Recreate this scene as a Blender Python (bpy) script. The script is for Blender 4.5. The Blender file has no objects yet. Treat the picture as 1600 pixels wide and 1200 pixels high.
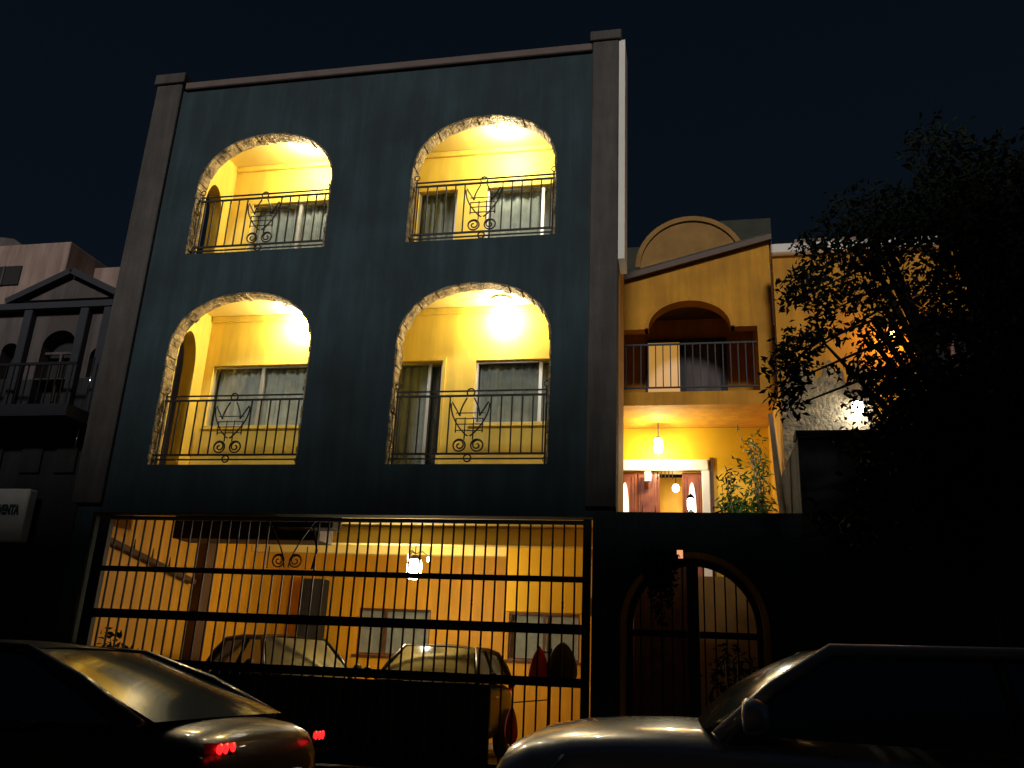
import bpy, bmesh, math, random
from mathutils import Vector, Matrix, noise
from mathutils.geometry import tessellate_polygon
R = math.radians
random.seed(7)
S = bpy.context.scene
COL = S.collection

# ------------------------------------------------------------------ camera
cd = bpy.data.cameras.new('camera'); cam = bpy.data.objects.new('camera', cd); COL.objects.link(cam)
yaw, pitch, roll = 0.20957540500131971, 0.3236657748827084, 0.046547733475153
fwd = Vector((-math.sin(yaw)*math.cos(pitch), math.cos(yaw)*math.cos(pitch), math.sin(pitch)))
rt = Vector((math.cos(yaw), math.sin(yaw), 0)); up = rt.cross(fwd)
r2 = rt*math.cos(roll) + up*math.sin(roll); u2 = -rt*math.sin(roll) + up*math.cos(roll)
m3 = Matrix((r2, u2, -fwd)).transposed()
cam.matrix_world = Matrix.Translation((0, -11.0, 1.35)) @ m3.to_4x4()
cd.sensor_width = 36; cd.lens = 36*1350/1600; cd.clip_start = .05; cd.clip_end = 500
S.camera = cam

# ------------------------------------------------------------------ sky, dim night light, exposure
w = bpy.data.worlds.new('World'); S.world = w; w.use_nodes = True
wn = w.node_tree; bg = wn.nodes['Background']
tc = wn.nodes.new('ShaderNodeTexCoord'); sx = wn.nodes.new('ShaderNodeSeparateXYZ'); rp = wn.nodes.new('ShaderNodeValToRGB')
wn.links.new(tc.outputs['Generated'], sx.inputs[0]); wn.links.new(sx.outputs['Z'], rp.inputs[0]); wn.links.new(rp.outputs[0], bg.inputs[0])
rp.color_ramp.elements[0].position = 0.0; rp.color_ramp.elements[0].color = (.0042, .0068, .0115, 1)
rp.color_ramp.elements[1].position = .7; rp.color_ramp.elements[1].color = (.0019, .0040, .0075, 1)
bg.inputs[1].default_value = 1.0
sd = bpy.data.lights.new('night_light', 'SUN'); sd.energy = 1.35; sd.angle = R(9); sd.color = (1.0, .96, .92)
so = bpy.data.objects.new('night_light', sd); COL.objects.link(so)
SUNDIR = Vector((.05, -.86, .50)).normalized()
so.rotation_euler = SUNDIR.to_track_quat('Z', 'Y').to_euler()
S.view_settings.view_transform = 'Standard'; S.view_settings.look = 'None'; S.view_settings.gamma = 1
S.view_settings.exposure = 0
S.cycles.max_bounces = 8

# ------------------------------------------------------------------ materials
def nm(name, col, rough=.7, metal=0, var=.0, scale=4, bump=0, bscale=60, spec=.5, coat=0, col2=None, detail=6, dist=.01):
    m = bpy.data.materials.new(name); m.use_nodes = True; t = m.node_tree; b = t.nodes['Principled BSDF']
    b.inputs['Roughness'].default_value = rough; b.inputs['Metallic'].default_value = metal
    b.inputs['Specular IOR Level'].default_value = spec; b.inputs['Coat Weight'].default_value = coat
    b.inputs['Coat Roughness'].default_value = .04
    tcn = t.nodes.new('ShaderNodeTexCoord')
    n = t.nodes.new('ShaderNodeTexNoise'); n.inputs['Scale'].default_value = scale; n.inputs['Detail'].default_value = detail
    t.links.new(tcn.outputs['Object'], n.inputs['Vector'])
    mx = t.nodes.new('ShaderNodeMixRGB'); mp = t.nodes.new('ShaderNodeMapRange')
    mp.inputs[1].default_value = .3; mp.inputs[2].default_value = .7
    t.links.new(n.outputs[0], mp.inputs[0]); t.links.new(mp.outputs[0], mx.inputs[0])
    c2 = col2 if col2 else tuple(c*(1-var) for c in col); 
    mx.inputs[1].default_value = (*col, 1); mx.inputs[2].default_value = (*c2, 1)
    t.links.new(mx.outputs[0], b.inputs['Base Color'])
    if bump:
        n2 = t.nodes.new('ShaderNodeTexNoise'); n2.inputs['Scale'].default_value = bscale; n2.inputs['Detail'].default_value = 5
        t.links.new(tcn.outputs['Object'], n2.inputs['Vector'])
        bp = t.nodes.new('ShaderNodeBump'); bp.inputs['Strength'].default_value = bump; bp.inputs['Distance'].default_value = dist
        t.links.new(n2.outputs[0], bp.inputs['Height']); t.links.new(bp.outputs[0], b.inputs['Normal'])
    return m
def emis(name, col, st):
    m = bpy.data.materials.new(name); m.use_nodes = True; b = m.node_tree.nodes['Principled BSDF']
    b.inputs['Base Color'].default_value = (.9, .9, .88, 1); b.inputs['Roughness'].default_value = .25
    b.inputs['Emission Color'].default_value = (*col, 1); b.inputs['Emission Strength'].default_value = st
    return m
def glass(name, tint=(.9, .95, .95), refl=.12):
    m = bpy.data.materials.new(name); m.use_nodes = True; t = m.node_tree; t.nodes.remove(t.nodes['Principled BSDF'])
    o = t.nodes['Material Output']; a = t.nodes.new('ShaderNodeBsdfTransparent'); g = t.nodes.new('ShaderNodeBsdfGlossy')
    a.inputs[0].default_value = (*tint, 1); g.inputs['Roughness'].default_value = .02
    fr = t.nodes.new('ShaderNodeLayerWeight'); fr.inputs[0].default_value = .25
    mp = t.nodes.new('ShaderNodeMapRange'); mp.inputs[3].default_value = refl*.4; mp.inputs[4].default_value = min(1, refl*4)
    t.links.new(fr.outputs['Fresnel'], mp.inputs[0])
    mx = t.nodes.new('ShaderNodeMixShader'); t.links.new(mp.outputs[0], mx.inputs[0]); t.links.new(a.outputs[0], mx.inputs[1]); t.links.new(g.outputs[0], mx.inputs[2])
    t.links.new(mx.outputs[0], o.inputs[0]); return m
M = dict(
 facade=nm('charcoal_plaster', (.027, .056, .068), .85, var=.5, scale=.9, bump=.5, bscale=45, dist=.012),
 pilaster=nm('grey_stone_trim', (.085, .073, .064), .8, var=.3, scale=3, bump=.5, bscale=30),
 cornice=nm('pinkish_coping', (.16, .115, .10), .8, var=.3, scale=3, bump=.3),
 yellow=nm('yellow_paint', (.84, .60, .085), .62, var=.10, scale=1.6, bump=.22, bscale=70, dist=.006),
 ochre=nm('ochre_paint', (.74, .375, .010), .62, var=.14, scale=1.8, bump=.22, bscale=70, dist=.006),
 ochre_out=nm('weathered_ochre_paint', (.66, .30, .013), .8, var=.28, scale=2.2, bump=.4, bscale=50),
 ceiling=nm('cream_ceiling', (.84, .67, .20), .7, var=.06, scale=2, bump=.15),
 white=nm('white_paint', (.80, .75, .66), .6, var=.12, scale=3, bump=.2),
 stone=nm('rough_surround_stone', (.50, .38, .20), .9, col2=(.035, .028, .022), scale=7, bump=1, bscale=22, dist=.03),
 iron=nm('black_iron', (.008, .008, .009), .6, metal=.0, var=.3, scale=20, bump=.2, bscale=90),
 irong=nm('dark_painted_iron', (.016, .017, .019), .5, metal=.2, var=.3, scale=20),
 alu=nm('aluminium_frame', (.62, .62, .58), .35, metal=.7, var=.1),
 glass=glass('window_glass'),
 curtain=nm('grey_curtain', (.60, .56, .50), .9, var=.25, scale=6, bump=.3, bscale=120),
 curtain2=nm('sheer_curtain', (.44, .41, .37), .9, var=.3, scale=6, bump=.3, bscale=120),
 darkroom=nm('dark_room', (.02, .02, .02), .9),
 brown=nm('brown_wood', (.16, .06, .025), .5, col2=(.07, .022, .010), scale=7, bump=.3, bscale=30),
 redwood=nm('red_brown_door_wood', (.34, .085, .028), .38, col2=(.17, .035, .012), scale=5, bump=.2, bscale=40, coat=.3),
 brownpaint=nm('brown_paint', (.10, .05, .022), .6, var=.2, bump=.2),
 asphalt=nm('asphalt', (.05, .05, .05), .85, var=.3, scale=3, bump=.6, bscale=120),
 concrete=nm('concrete', (.22, .21, .2), .9, var=.3, scale=2, bump=.5, bscale=60),
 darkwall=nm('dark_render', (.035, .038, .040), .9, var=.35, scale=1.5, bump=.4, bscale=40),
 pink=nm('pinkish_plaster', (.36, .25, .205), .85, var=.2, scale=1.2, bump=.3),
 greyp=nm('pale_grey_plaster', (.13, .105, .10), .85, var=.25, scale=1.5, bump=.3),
 navy=nm('dark_slate_trim', (.03, .033, .042), .8, var=.2, bump=.3),
 olive=nm('olive_render', (.05, .052, .036), .9, var=.3, bump=.3),
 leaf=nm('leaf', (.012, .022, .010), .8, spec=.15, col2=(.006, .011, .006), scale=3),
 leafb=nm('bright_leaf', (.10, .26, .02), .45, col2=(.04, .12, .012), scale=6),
 bark=nm('bark', (.022, .018, .014), .9, var=.5, scale=12, bump=1, bscale=30, dist=.03),
 palebark=nm('pale_stem', (.42, .33, .2), .8, var=.3, scale=12, bump=.6, bscale=30),
 paint_dark=nm('dark_car_paint', (.010, .011, .013), .35, spec=.4, coat=.5, var=.1),
 paint_silver=nm('grey_car_paint', (.62, .62, .64), .34, metal=.55, coat=1, var=.05),
 paint_black=nm('black_car_paint', (.007, .007, .008), .45, spec=.3, coat=.15),
 paint_mid=nm('graphite_car_paint', (.010, .009, .009), .45, spec=.3, coat=.2),
 carglass=nm('car_glass', (.040, .048, .050), .13, spec=1.0, coat=.35),
 rubber=nm('rubber', (.015, .015, .015), .8, bump=.3),
 chrome=nm('chrome', (.75, .75, .75), .12, metal=1),
 redlens=nm('red_lens', (.5, .008, .008), .1, coat=1),
 tail=emis('lit_red_lens', (1, .015, .015), 2.2),
 clearlens=nm('clear_lens', (.55, .55, .52), .08, metal=.6, coat=1),
 amber=nm('amber_lens', (.6, .22, .01), .15, coat=1),
 redcloth=nm('red_cloth', (.62, .02, .012), .7, var=.3, scale=8, bump=.5, bscale=40),
 blackcloth=nm('black_cloth', (.014, .014, .014), .8, bump=.5, bscale=40),
 signw=nm('sign_white', (.85, .84, .80), .6, var=.12, scale=5),
 ink=nm('sign_lettering', (.025, .07, .07), .6),
 porch=nm('golden_porch_paint', (.78, .46, .010), .62, var=.12, scale=1.8, bump=.22, bscale=70, dist=.006),
 rough=nm('rough_mottled_beige', (.34, .25, .12), .95, col2=(.10, .09, .06), scale=9, bump=1, bscale=18, dist=.05),
 lit_leaf=emis('lit_blind', (1, .50, .10), .45),
 terracotta=nm('terracotta', (.36, .19, .04), .8, var=.3, bump=.3),
 bulb=emis('bulb_white', (1, .93, .78), 45),
 bulb_cool=emis('bulb_cool', (.95, .97, 1), 40),
 bulb_small=emis('bulb_small', (1, .95, .85), 14),
 bulb_orange=emis('bulb_orange', (1, .34, .03), 1.8),
 lit_glass=emis('lit_door_glass', (1, .85, .55), 1.1),
 lit_box=emis('lit_indicator', (1, .42, .18), .9),
)

M['lit_leaf'].node_tree.nodes['Principled BSDF'].inputs['Base Color'].default_value = (.3, .14, .04, 1)
M['tail'].node_tree.nodes['Principled BSDF'].inputs['Base Color'].default_value = (.5, .01, .01, 1)
# rain streaks and grime in the facade render
def streaks(m, amt=.45):
    t = m.node_tree; b = t.nodes['Principled BSDF']; src = b.inputs['Base Color'].links[0].from_socket
    tcn = t.nodes.new('ShaderNodeTexCoord'); mp = t.nodes.new('ShaderNodeMapping'); mp.inputs['Scale'].default_value = (2.6, 2.6, .28)
    n = t.nodes.new('ShaderNodeTexNoise'); n.inputs['Scale'].default_value = 1.6; n.inputs['Detail'].default_value = 8; n.inputs['Roughness'].default_value = .65
    rg = t.nodes.new('ShaderNodeMapRange'); rg.inputs[1].default_value = .42; rg.inputs[2].default_value = .62; rg.inputs[3].default_value = 1-amt; rg.inputs[4].default_value = 1.12
    mx = t.nodes.new('ShaderNodeVectorMath'); mx.operation = 'SCALE'
    t.links.new(tcn.outputs['Object'], mp.inputs[0]); t.links.new(mp.outputs[0], n.inputs['Vector']); t.links.new(n.outputs[0], rg.inputs[0])
    t.links.new(src, mx.inputs[0]); t.links.new(rg.outputs[0], mx.inputs['Scale']); t.links.new(mx.outputs[0], b.inputs['Base Color'])
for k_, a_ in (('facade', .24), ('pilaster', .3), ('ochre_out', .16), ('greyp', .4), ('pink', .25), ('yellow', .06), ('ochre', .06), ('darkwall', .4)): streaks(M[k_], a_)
# ------------------------------------------------------------------ object helpers
def tag(o, label=None, cat=None, group=None, kind=None):
    if label: o['label'] = label
    if cat: o['category'] = cat
    if group: o['group'] = group
    if kind: o['kind'] = kind
    return o
def empty(name, loc=(0, 0, 0), rz=0, label=None, cat=None, group=None):
    o = bpy.data.objects.new(name, None); COL.objects.link(o); o.location = loc; o.rotation_euler = (0, 0, rz)
    o.empty_display_size = .2
    return tag(o, label, cat, group)
def link(name, me, mat, parent=None, smooth=False):
    if mat and not me.materials: me.materials.append(mat)
    if smooth:
        for p in me.polygons: p.use_smooth = True
    o = bpy.data.objects.new(name, me); COL.objects.link(o)
    if parent: o.parent = parent
    return o
def copy_tree(o, parent=None):
    c = o.copy(); COL.objects.link(c); c.parent = parent
    for ch in list(o.children): copy_tree(ch, c)
    return c
class MB:
    def __init__(s): s.v = []; s.f = []
    def add(s, vs, fs):
        n = len(s.v); s.v += [tuple(v) for v in vs]; s.f += [tuple(i+n for i in f) for f in fs]; return s
    def box(s, x0, x1, y0, y1, z0, z1):
        v = [(x, y, z) for x in (x0, x1) for y in (y0, y1) for z in (z0, z1)]
        return s.add(v, [(0, 1, 3, 2), (4, 6, 7, 5), (0, 4, 5, 1), (2, 3, 7, 6), (0, 2, 6, 4), (1, 5, 7, 3)])
    def tube(s, pts, rad, n=8, cap=True):
        pts = [Vector(p) for p in pts]; rads = rad if isinstance(rad, (list, tuple)) else [rad]*len(pts)
        vs = []; prev = None
        for i, p in enumerate(pts):
            d = (pts[min(i+1, len(pts)-1)] - pts[max(i-1, 0)]).normalized()
            if prev is None:
                a = Vector((0, 0, 1)) if abs(d.z) < .9 else Vector((1, 0, 0)); u = d.cross(a).normalized()
            else:
                u = (prev - d*prev.dot(d)).normalized()
            prev = u; v = d.cross(u)
            for k in range(n):
                t = 2*math.pi*k/n; vs.append(p + (u*math.cos(t) + v*math.sin(t))*rads[i])
        fs = [(i*n+k, i*n+(k+1) % n, (i+1)*n+(k+1) % n, (i+1)*n+k) for i in range(len(pts)-1) for k in range(n)]
        if cap: fs += [tuple(range(n))[::-1], tuple((len(pts)-1)*n+k for k in range(n))]
        return s.add(vs, fs)
    def lathe(s, prof, c=(0, 0, 0), n=20, axis='z'):
        vs = []
        for r, z in prof:
            for k in range(n):
                t = 2*math.pi*k/n; x, y = r*math.cos(t), r*math.sin(t)
                p = (x, y, z) if axis == 'z' else ((x, z, y) if axis == 'y' else (z, x, y))
                vs.append((c[0]+p[0], c[1]+p[1], c[2]+p[2]))
        fs = [(i*n+k, i*n+(k+1) % n, (i+1)*n+(k+1) % n, (i+1)*n+k) for i in range(len(prof)-1) for k in range(n)]
        return s.add(vs, fs)
    def ring(s, c, r, t, n=20, axis='y'):
        pts = []
        for k in range(n+1):
            a = 2*math.pi*k/n
            pts.append((c[0]+r*math.cos(a), c[1], c[2]+r*math.sin(a)))
        return s.tube(pts, t, 6, False)
    def patch(s, a, b, c, d, nu=8, nv=8, bulge=(0, 0, 0)):
        a, b, c, d, bu = map(Vector, (a, b, c, d, bulge)); vs = []
        for j in range(nv+1):
            for i in range(nu+1):
                u, v = i/nu, j/nv
                p = (a*(1-u)+b*u)*(1-v) + (d*(1-u)+c*u)*v + bu*(4*u*(1-u))*(.35+.65*4*v*(1-v)) if bulge != 'x' else 0
                vs.append(p)
        return s.add(vs, [(j*(nu+1)+i, j*(nu+1)+i+1, (j+1)*(nu+1)+i+1, (j+1)*(nu+1)+i) for j in range(nv) for i in range(nu)])
    def build(s, name, mat, parent=None, smooth=False, bevel=0):
        me = bpy.data.meshes.new(name); me.from_pydata(s.v, [], s.f); me.validate()
        bm = bmesh.new(); bm.from_mesh(me); bmesh.ops.recalc_face_normals(bm, faces=bm.faces)
        if bevel: bmesh.ops.bevel(bm, geom=list(bm.edges), offset=bevel, segments=1, affect='EDGES')
        bm.to_mesh(me); bm.free(); me.update()
        return link(name, me, mat, parent, smooth)
def box(name, mat, parent, x0, x1, y0, y1, z0, z1, bevel=0):
    return MB().box(x0, x1, y0, y1, z0, z1).build(name, mat, parent, bevel=bevel)
def top(o, label, cat, group=None): return tag(o, label, cat, group)

def wall_mb(outer, holes, y0, y1, plane='xz', mb=None):
    """solid slab with holes: outer / holes are 2-D loops (u,v); thickness from y0 to y1"""
    mb = mb or MB()
    def P(u, v, t): return (u, t, v) if plane == 'xz' else (t, u, v)
    loops = [outer] + holes
    tess = tessellate_polygon([[Vector((u, v, 0)) for u, v in l] for l in loops])
    flat = [p for l in loops for p in l]; n = len(flat)
    vs = [P(u, v, y0) for u, v in flat] + [P(u, v, y1) for u, v in flat]
    fs = [tuple(t) for t in tess] + [tuple(i+n for i in t)[::-1] for t in tess]
    o = 0
    for l in loops:
        k = len(l)
        for i in range(k): a, b = o+i, o+(i+1) % k; fs.append((a, b, b+n, a+n))
        o += k
    return mb.add(vs, fs)
def rect(x0, x1, z0, z1): return [(x0, z0), (x1, z0), (x1, z1), (x0, z1)]
def arch(x0, x1, z0, zs, zc, n=28, p=2.0):
    cx, hw, h = (x0+x1)/2, (x1-x0)/2, zc-zs; pts = [(x0, z0), (x1, z0)]
    for k in range(n+1):
        t = math.pi*k/n; c, s_ = math.cos(t), math.sin(t)
        pts.append((cx + hw*math.copysign(abs(c)**(2/p), c), zs + h*abs(s_)**(2/p)))
    return pts

# ------------------------------------------------------------------ ground
for n, a, m, in (('street', (-60, 60, -17.0, -3.2, -.3, 0.0), M['asphalt']), ('ground', (-200, 200, -200, 200, -.9, -.32), M['asphalt']),
                 ('sidewalk', (-60, 60, -3.2, .0, -.3, .14), M['concrete'])):
    tag(box(n, m, None, *a), kind='structure')
tag(box('far_sidewalk', M['concrete'], None, -60, 60, -18.6, -17.0, -.3, .14), kind='structure')
tag(box('terrain', M['concrete'], None, -60, 60, 0.0, 30, -.3, .06), kind='structure')

# ------------------------------------------------------------------ main house
H = empty('apartment_house', (0, 0, 0), 0, 'tall charcoal three-storey house with four brightly lit yellow arched balconies above a wide barred garage', 'house')
T = .24
AL, AR = (-7.70, -5.38), (-4.06, -1.82)
LOW = (4.0, 5.78, 6.68); UPP = (7.40, 8.58, 9.52)
arches = [(AL, LOW), (AR, LOW), (AL, UPP), (AR, UPP)]
holes = [arch(a[0], a[1], z[0], z[1], z[2], p=2.15) for a, z in arches]
holes.append(rect(-8.42, -1.20, .16, 3.30))
wall_mb(rect(-8.70, -.905, 0, 10.52), holes, 0, T).build('front_wall', M['facade'], H)
# pilasters and coping
MB().box(-8.78, -8.30, -.07, -.003, 3.42, 10.64).box(-8.82, -8.26, -.11, .35, 10.64, 10.84).build('pilaster', M['pilaster'], H, bevel=.012)
MB().box(-1.30, -.90, -.07, -.003, 3.42, 10.66).build('pilaster', M['pilaster'], H, bevel=.012)
MB().box(-8.25, -1.31, -.06, .30, 10.523, 10.66).build('coping', M['cornice'], H, bevel=.015)
MB().box(-1.34, -.86, -.10, .45, 10.665, 10.84).build('pilaster_cap', M['pilaster'], H, bevel=.012)
MB().box(-.897, -.805, -.05, .45, 6.93, 10.66).build('side_cladding', M['white'], H)
MB().box(-1.10, -.90, T+.003, 1.15, 0, 10.5).build('side_wall', M['ochre_out'], H)
# main block behind the balconies
wl = []
BY = 1.05
def win_holes(): 
    return [rect(-7.55, -5.55, 4.87, 5.90), rect(-4.42, -3.66, 3.95, 5.88), rect(-3.14, -1.50, 4.87, 5.88),
            rect(-7.30, -5.50, 7.90, 8.88), rect(-4.30, -3.63, 7.40, 8.91), rect(-3.13, -1.50, 7.90, 8.90)]
wall_mb(rect(-7.95, -1.10, 3.72, 10.5), win_holes(), BY, BY+.25).build('balcony_back_wall', M['yellow'], H)
MB().box(-7.93, -1.12, BY+.255, BY+.30, 3.75, 10.45).build('dark_interior', M['darkroom'], H)
for zf, zc in ((3.72, 6.76), (7.12, 9.63)):
    MB().box(-7.95, -1.105, T+.003, BY-.003, zf, zf+.2).build('balcony_floor', M['concrete'], H)
    MB().box(-7.95, -1.105, T+.003, BY-.003, zc, zc+.14).build('balcony_ceiling', M['ceiling'], H)
    MB().box(-4.83, -4.65, T+.003, BY-.003, zf+.203, zc-.003).build('partition', M['yellow'], H)
    MB().box(-1.19, -1.103, T+.003, BY-.003, zf+.203, zc-.003).build('balcony_side_wall', M['yellow'], H)
    # crown moulding under the ceiling
    for a, b in ((-7.69, -4.84), (-4.64, -1.2)):
        MB().box(a, b, BY-.05, BY-.003, zc-.10, zc-.004).build('moulding', M['yellow'], H, bevel=.01)
# left side walls with their own arched openings
for z0, z1, zs, zt, zb in ((3.923, 6.757, 5.75, 6.30, 4.0), (7.323, 9.627, 8.45, 8.95, 7.4)):
    ho = arch(.27, .76, zb, zs, zt, n=16)
    wall_mb(rect(T+.004, BY-.004, z0, z1), [ho], -7.92, -7.705, 'yz').build('balcony_side_wall', M['yellow'], H)
# rough stone arch surrounds (voussoirs)
def surround(a, z):
    lp = arch(a[0], a[1], z[0], z[1], z[2], n=30, p=2.15)
    path = lp[1:] + [lp[0]]                       # up the right side, over, down the left
    pts = []
    for i in range(len(path)-1):
        p, q = Vector(path[i]), Vector(path[i+1]); L = (q-p).length; n = max(1, round(L/.085))
        for k in range(n): pts.append(p.lerp(q, k/n))
    pts.append(Vector(path[-1]))
    mb = MB(); cen = Vector(((a[0]+a[1])/2, z[1]))
    i = 0
    while i < len(pts)-1:
        p, q = pts[i], pts[i+1]; d = (q-p).normalized(); inn = Vector((-d.y, d.x))
        t = random.uniform(.008, .035); o = random.uniform(.004, .012); y0 = -random.uniform(.002, .014)
        p2, q2 = p + d*.004, q - d*.004
        v = []
        for yy in (y0, T-.01+random.uniform(-.02, .01)):
            for b, s_ in ((p2, -o), (q2, -o), (q2, t*random.uniform(.7, 1)), (p2, t*random.uniform(.7, 1))):
                c = b + inn*s_; v.append((c.x, yy if s_ > 0 or yy > 0 else yy, c.y))
        mb.add(v, [(0, 1, 2, 3), (7, 6, 5, 4), (0, 4, 5, 1), (1, 5, 6, 2), (2, 6, 7, 3), (3, 7, 4, 0)])
        i += 1
    return mb.build('arch_surround', M['stone'], H)
for a, z in arches: surround(a, z)

def railing(a, z, y=.11):
    sp = .1475; z0, z1 = z+.17, z+1.0; cx = (a[0]+a[1])/2
    mb = MB()
    for zz, t in ((z1, .013), (z1+.07, .010), (z0, .013), (z0-.07, .010)):
        mb.box(a[0]+.03, a[1]-.03, y-t, y+t, zz-t, zz+t)
    r = mb.build('balcony_railing', M['iron'], H)
    n = int((a[1]-a[0]-.12)/2/sp)
    for k in range(-n, n+1):
        x = cx+k*sp
        if abs(k) < 2: continue
        box('bar', M['iron'], r, x-.009, x+.009, y-.009, y+.009, z0+.014, z1-.014)
    for s_ in (-1, 1):
        x = cx+s_*((a[1]-a[0])/2-.05)
        MB().tube([(x, y, z+.02), (x, y, z1+.12)], .014).ring((x, y, z1+.16), .04, .008).ring((x, y, z+.09), .03, .007).build('end_post', M['iron'], r)
    m = MB(); t = .011
    def curve(f, n=24):
        m.tube([(cx+f(i/n)[0], y, z0+f(i/n)[1]) for i in range(n+1)], t, 6)
    m.ring((cx, y, z1+.05), .055, t)                                         # top ring
    for s_ in (-1, 1):
        curve(lambda u: (s_*(.05+.09*math.sin(u*math.pi/2)), .80-.26*u))      # shoulders
        curve(lambda u: (s_*(.26*math.cos(u*math.pi/2)**.8 + .015), .72-.47*u**1.0))  # wide lyre
        curve(lambda u: (s_*(.14+.12*u), .54+.20*u))
        m.ring((cx+s_*.125, y, z0+.12), .085, t)
        curve(lambda u: (s_*(.125+(.085-.07*u)*math.cos(u*8)), .12+(.085-.07*u)*math.sin(u*8)))
        m.tube([(cx+s_*.06, y, z0+.2), (cx+s_*.06, y, z0+.52)], t*.8, 6)
        m.tube([(cx+s_*.19, y, z0+.3), (cx+s_*.19, y, z0+.5)], t*.8, 6)
    for zz in (.33, .42, .50, .58): m.tube([(cx-.2+.0*zz, y, z0+zz), (cx+.2, y, z0+zz)], t*.7, 6)
    m.ring((cx, y, z0-.06), .05, t)
    m.build('ornament', M['iron'], r, smooth=True)
    return r
for a, z in arches: railing(a, z[0])

def window(x0, x1, z0, z1, mull, sill=True, parent=H, y=BY, mat=None):
    """sliding window in a niche of the wall; window > frame pieces and panes"""
    fm = MB(); t = .035
    fm.box(x0, x1, y+.05, y+.10, z1-t, z1-.002).box(x0, x1, y+.05, y+.10, z0+.002, z0+t)
    fm.box(x0+.002, x0+t, y+.05, y+.10, z0+t, z1-t).box(x1-t, x1-.002, y+.05, y+.10, z0+t, z1-t)
    for m_ in mull: fm.box(m_-.025, m_+.025, y+.045, y+.105, z0+t, z1-t)
    wn_ = fm.build('window', mat or M['alu'], parent)
    xs = [x0+t] + list(mull) + [x1-t]
    for i in range(len(xs)-1):
        box('pane', M['glass'], wn_, xs[i]+.026, xs[i+1]-.026, y+.070, y+.076, z0+t+.002, z1-t-.002)
    if sill: box('sill', M['yellow'] if mat is None else mat, wn_, x0-.06, x1+.06, y-.05, y-.003, z0-.05, z0-.003)
    return wn_
def curtain(x0, x1, z0, z1, y, label, mat, seed=0, group=None):
    rnd = random.Random(seed); n = int((x1-x0)/.012); vs = []; ph = [rnd.uniform(0, 6) for _ in range(4)]
    for j in range(5):
        z = z0+(z1-z0)*j/4
        for i in range(n+1):
            x = x0+(x1-x0)*i/n
            d = .016*math.sin(x*52+ph[0]+.6*math.sin(x*7+ph[1]))+.010*math.sin(x*21+ph[2]+j*.15)+.006*math.sin(x*97+ph[3])
            vs.append((x, y+d, z))
    fs = [(j*(n+1)+i, j*(n+1)+i+1, (j+1)*(n+1)+i+1, (j+1)*(n+1)+i) for j in range(4) for i in range(n)]
    o = MB().add(vs, fs).build('curtain', mat, None, True)
    return top(o, label, 'curtain', group)
CW = M['curtain']; CS = M['curtain2']; G = 'curtains behind the balcony windows'
window(-7.55, -5.55, 4.87, 5.90, [-6.68]); curtain(-7.50, -5.58, 4.9, 5.87, BY+.17, 'pleated cream curtain behind the wide window of the lower left balcony', CW, 1, G)
window(-4.42, -3.66, 3.96, 5.88, [-3.88], sill=False); curtain(-4.40, -3.93, 4.0, 5.85, BY+.17, 'tall greenish curtain behind the glass door of the lower right balcony', CW, 2, G)
window(-3.14, -1.50, 4.87, 5.88, [-2.14]); curtain(-3.10, -1.55, 4.9, 5.85, BY+.17, 'striped brown-grey curtain behind the window of the lower right balcony', CS, 3, G)
window(-7.30, -5.50, 7.91, 8.88, [-6.42], sill=False); curtain(-7.26, -5.53, 7.93, 8.85, BY+.17, 'grey curtain behind the window of the upper left balcony', CS, 4, G)
window(-4.30, -3.63, 7.42, 8.91, [], sill=False); curtain(-4.27, -3.66, 7.45, 8.88, BY+.17, 'dark gathered curtain behind the narrow glass door of the upper right balcony', CS, 5, G)
window(-3.13, -1.50, 7.91, 8.90, [-2.2], sill=False); curtain(-3.09, -1.55, 7.93, 8.87, BY+.17, 'pale grey curtain behind the wide window of the upper right balcony', CW, 6, G)
# pale door casings
for x0, x1, z0, z1 in ((-4.42, -3.66, 3.95, 5.88),):
    MB().box(x1+.002, x1+.05, BY-.03, BY-.003, z0, z1+.05).box(x0-.05, x1, BY-.03, BY-.003, z1+.002, z1+.05).build('door_casing', M['yellow'], H)

def ceiling_lamp(x, y, z, label, power=40, dy=0, dz=-.19, colr=(1, .88, .62)):
    e = empty('ceiling_lamp', (x, y, z), 0, label, 'lamp', 'lamps lighting the balconies')
    MB().lathe([(.0, 0), (.15, 0), (.15, -.02), (.13, -.03), (0, -.03)], n=24).build('base', M['white'], e, True)
    MB().lathe([(.001, -.031), (.125, -.032), (.14, -.05), (.13, -.075), (.09, -.10), (.04, -.112), (.001, -.114)], n=24).build('globe', M['bulb'], e, True)
    ld = bpy.data.lights.new('lamp_light', 'POINT'); ld.energy = power; ld.color = colr; ld.shadow_soft_size = .07
    lo = bpy.data.objects.new('lamp_light', ld); COL.objects.link(lo); lo.parent = e; lo.location = (0, dy, dz)
    return e
ceiling_lamp(-2.72, .76, 6.76, 'blazing white globe lamp under the ceiling of the lower right balcony', 112, .12, -.24)
ceiling_lamp(-6.10, .76, 6.76, 'blazing white globe lamp under the ceiling of the lower left balcony', 112, .12, -.22)
ceiling_lamp(-2.72, .46, 9.63, 'blazing white globe lamp under the ceiling of the upper right balcony', 106)
ceiling_lamp(-6.12, .46, 9.63, 'blazing white globe lamp under the ceiling of the upper left balcony', 106)

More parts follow.
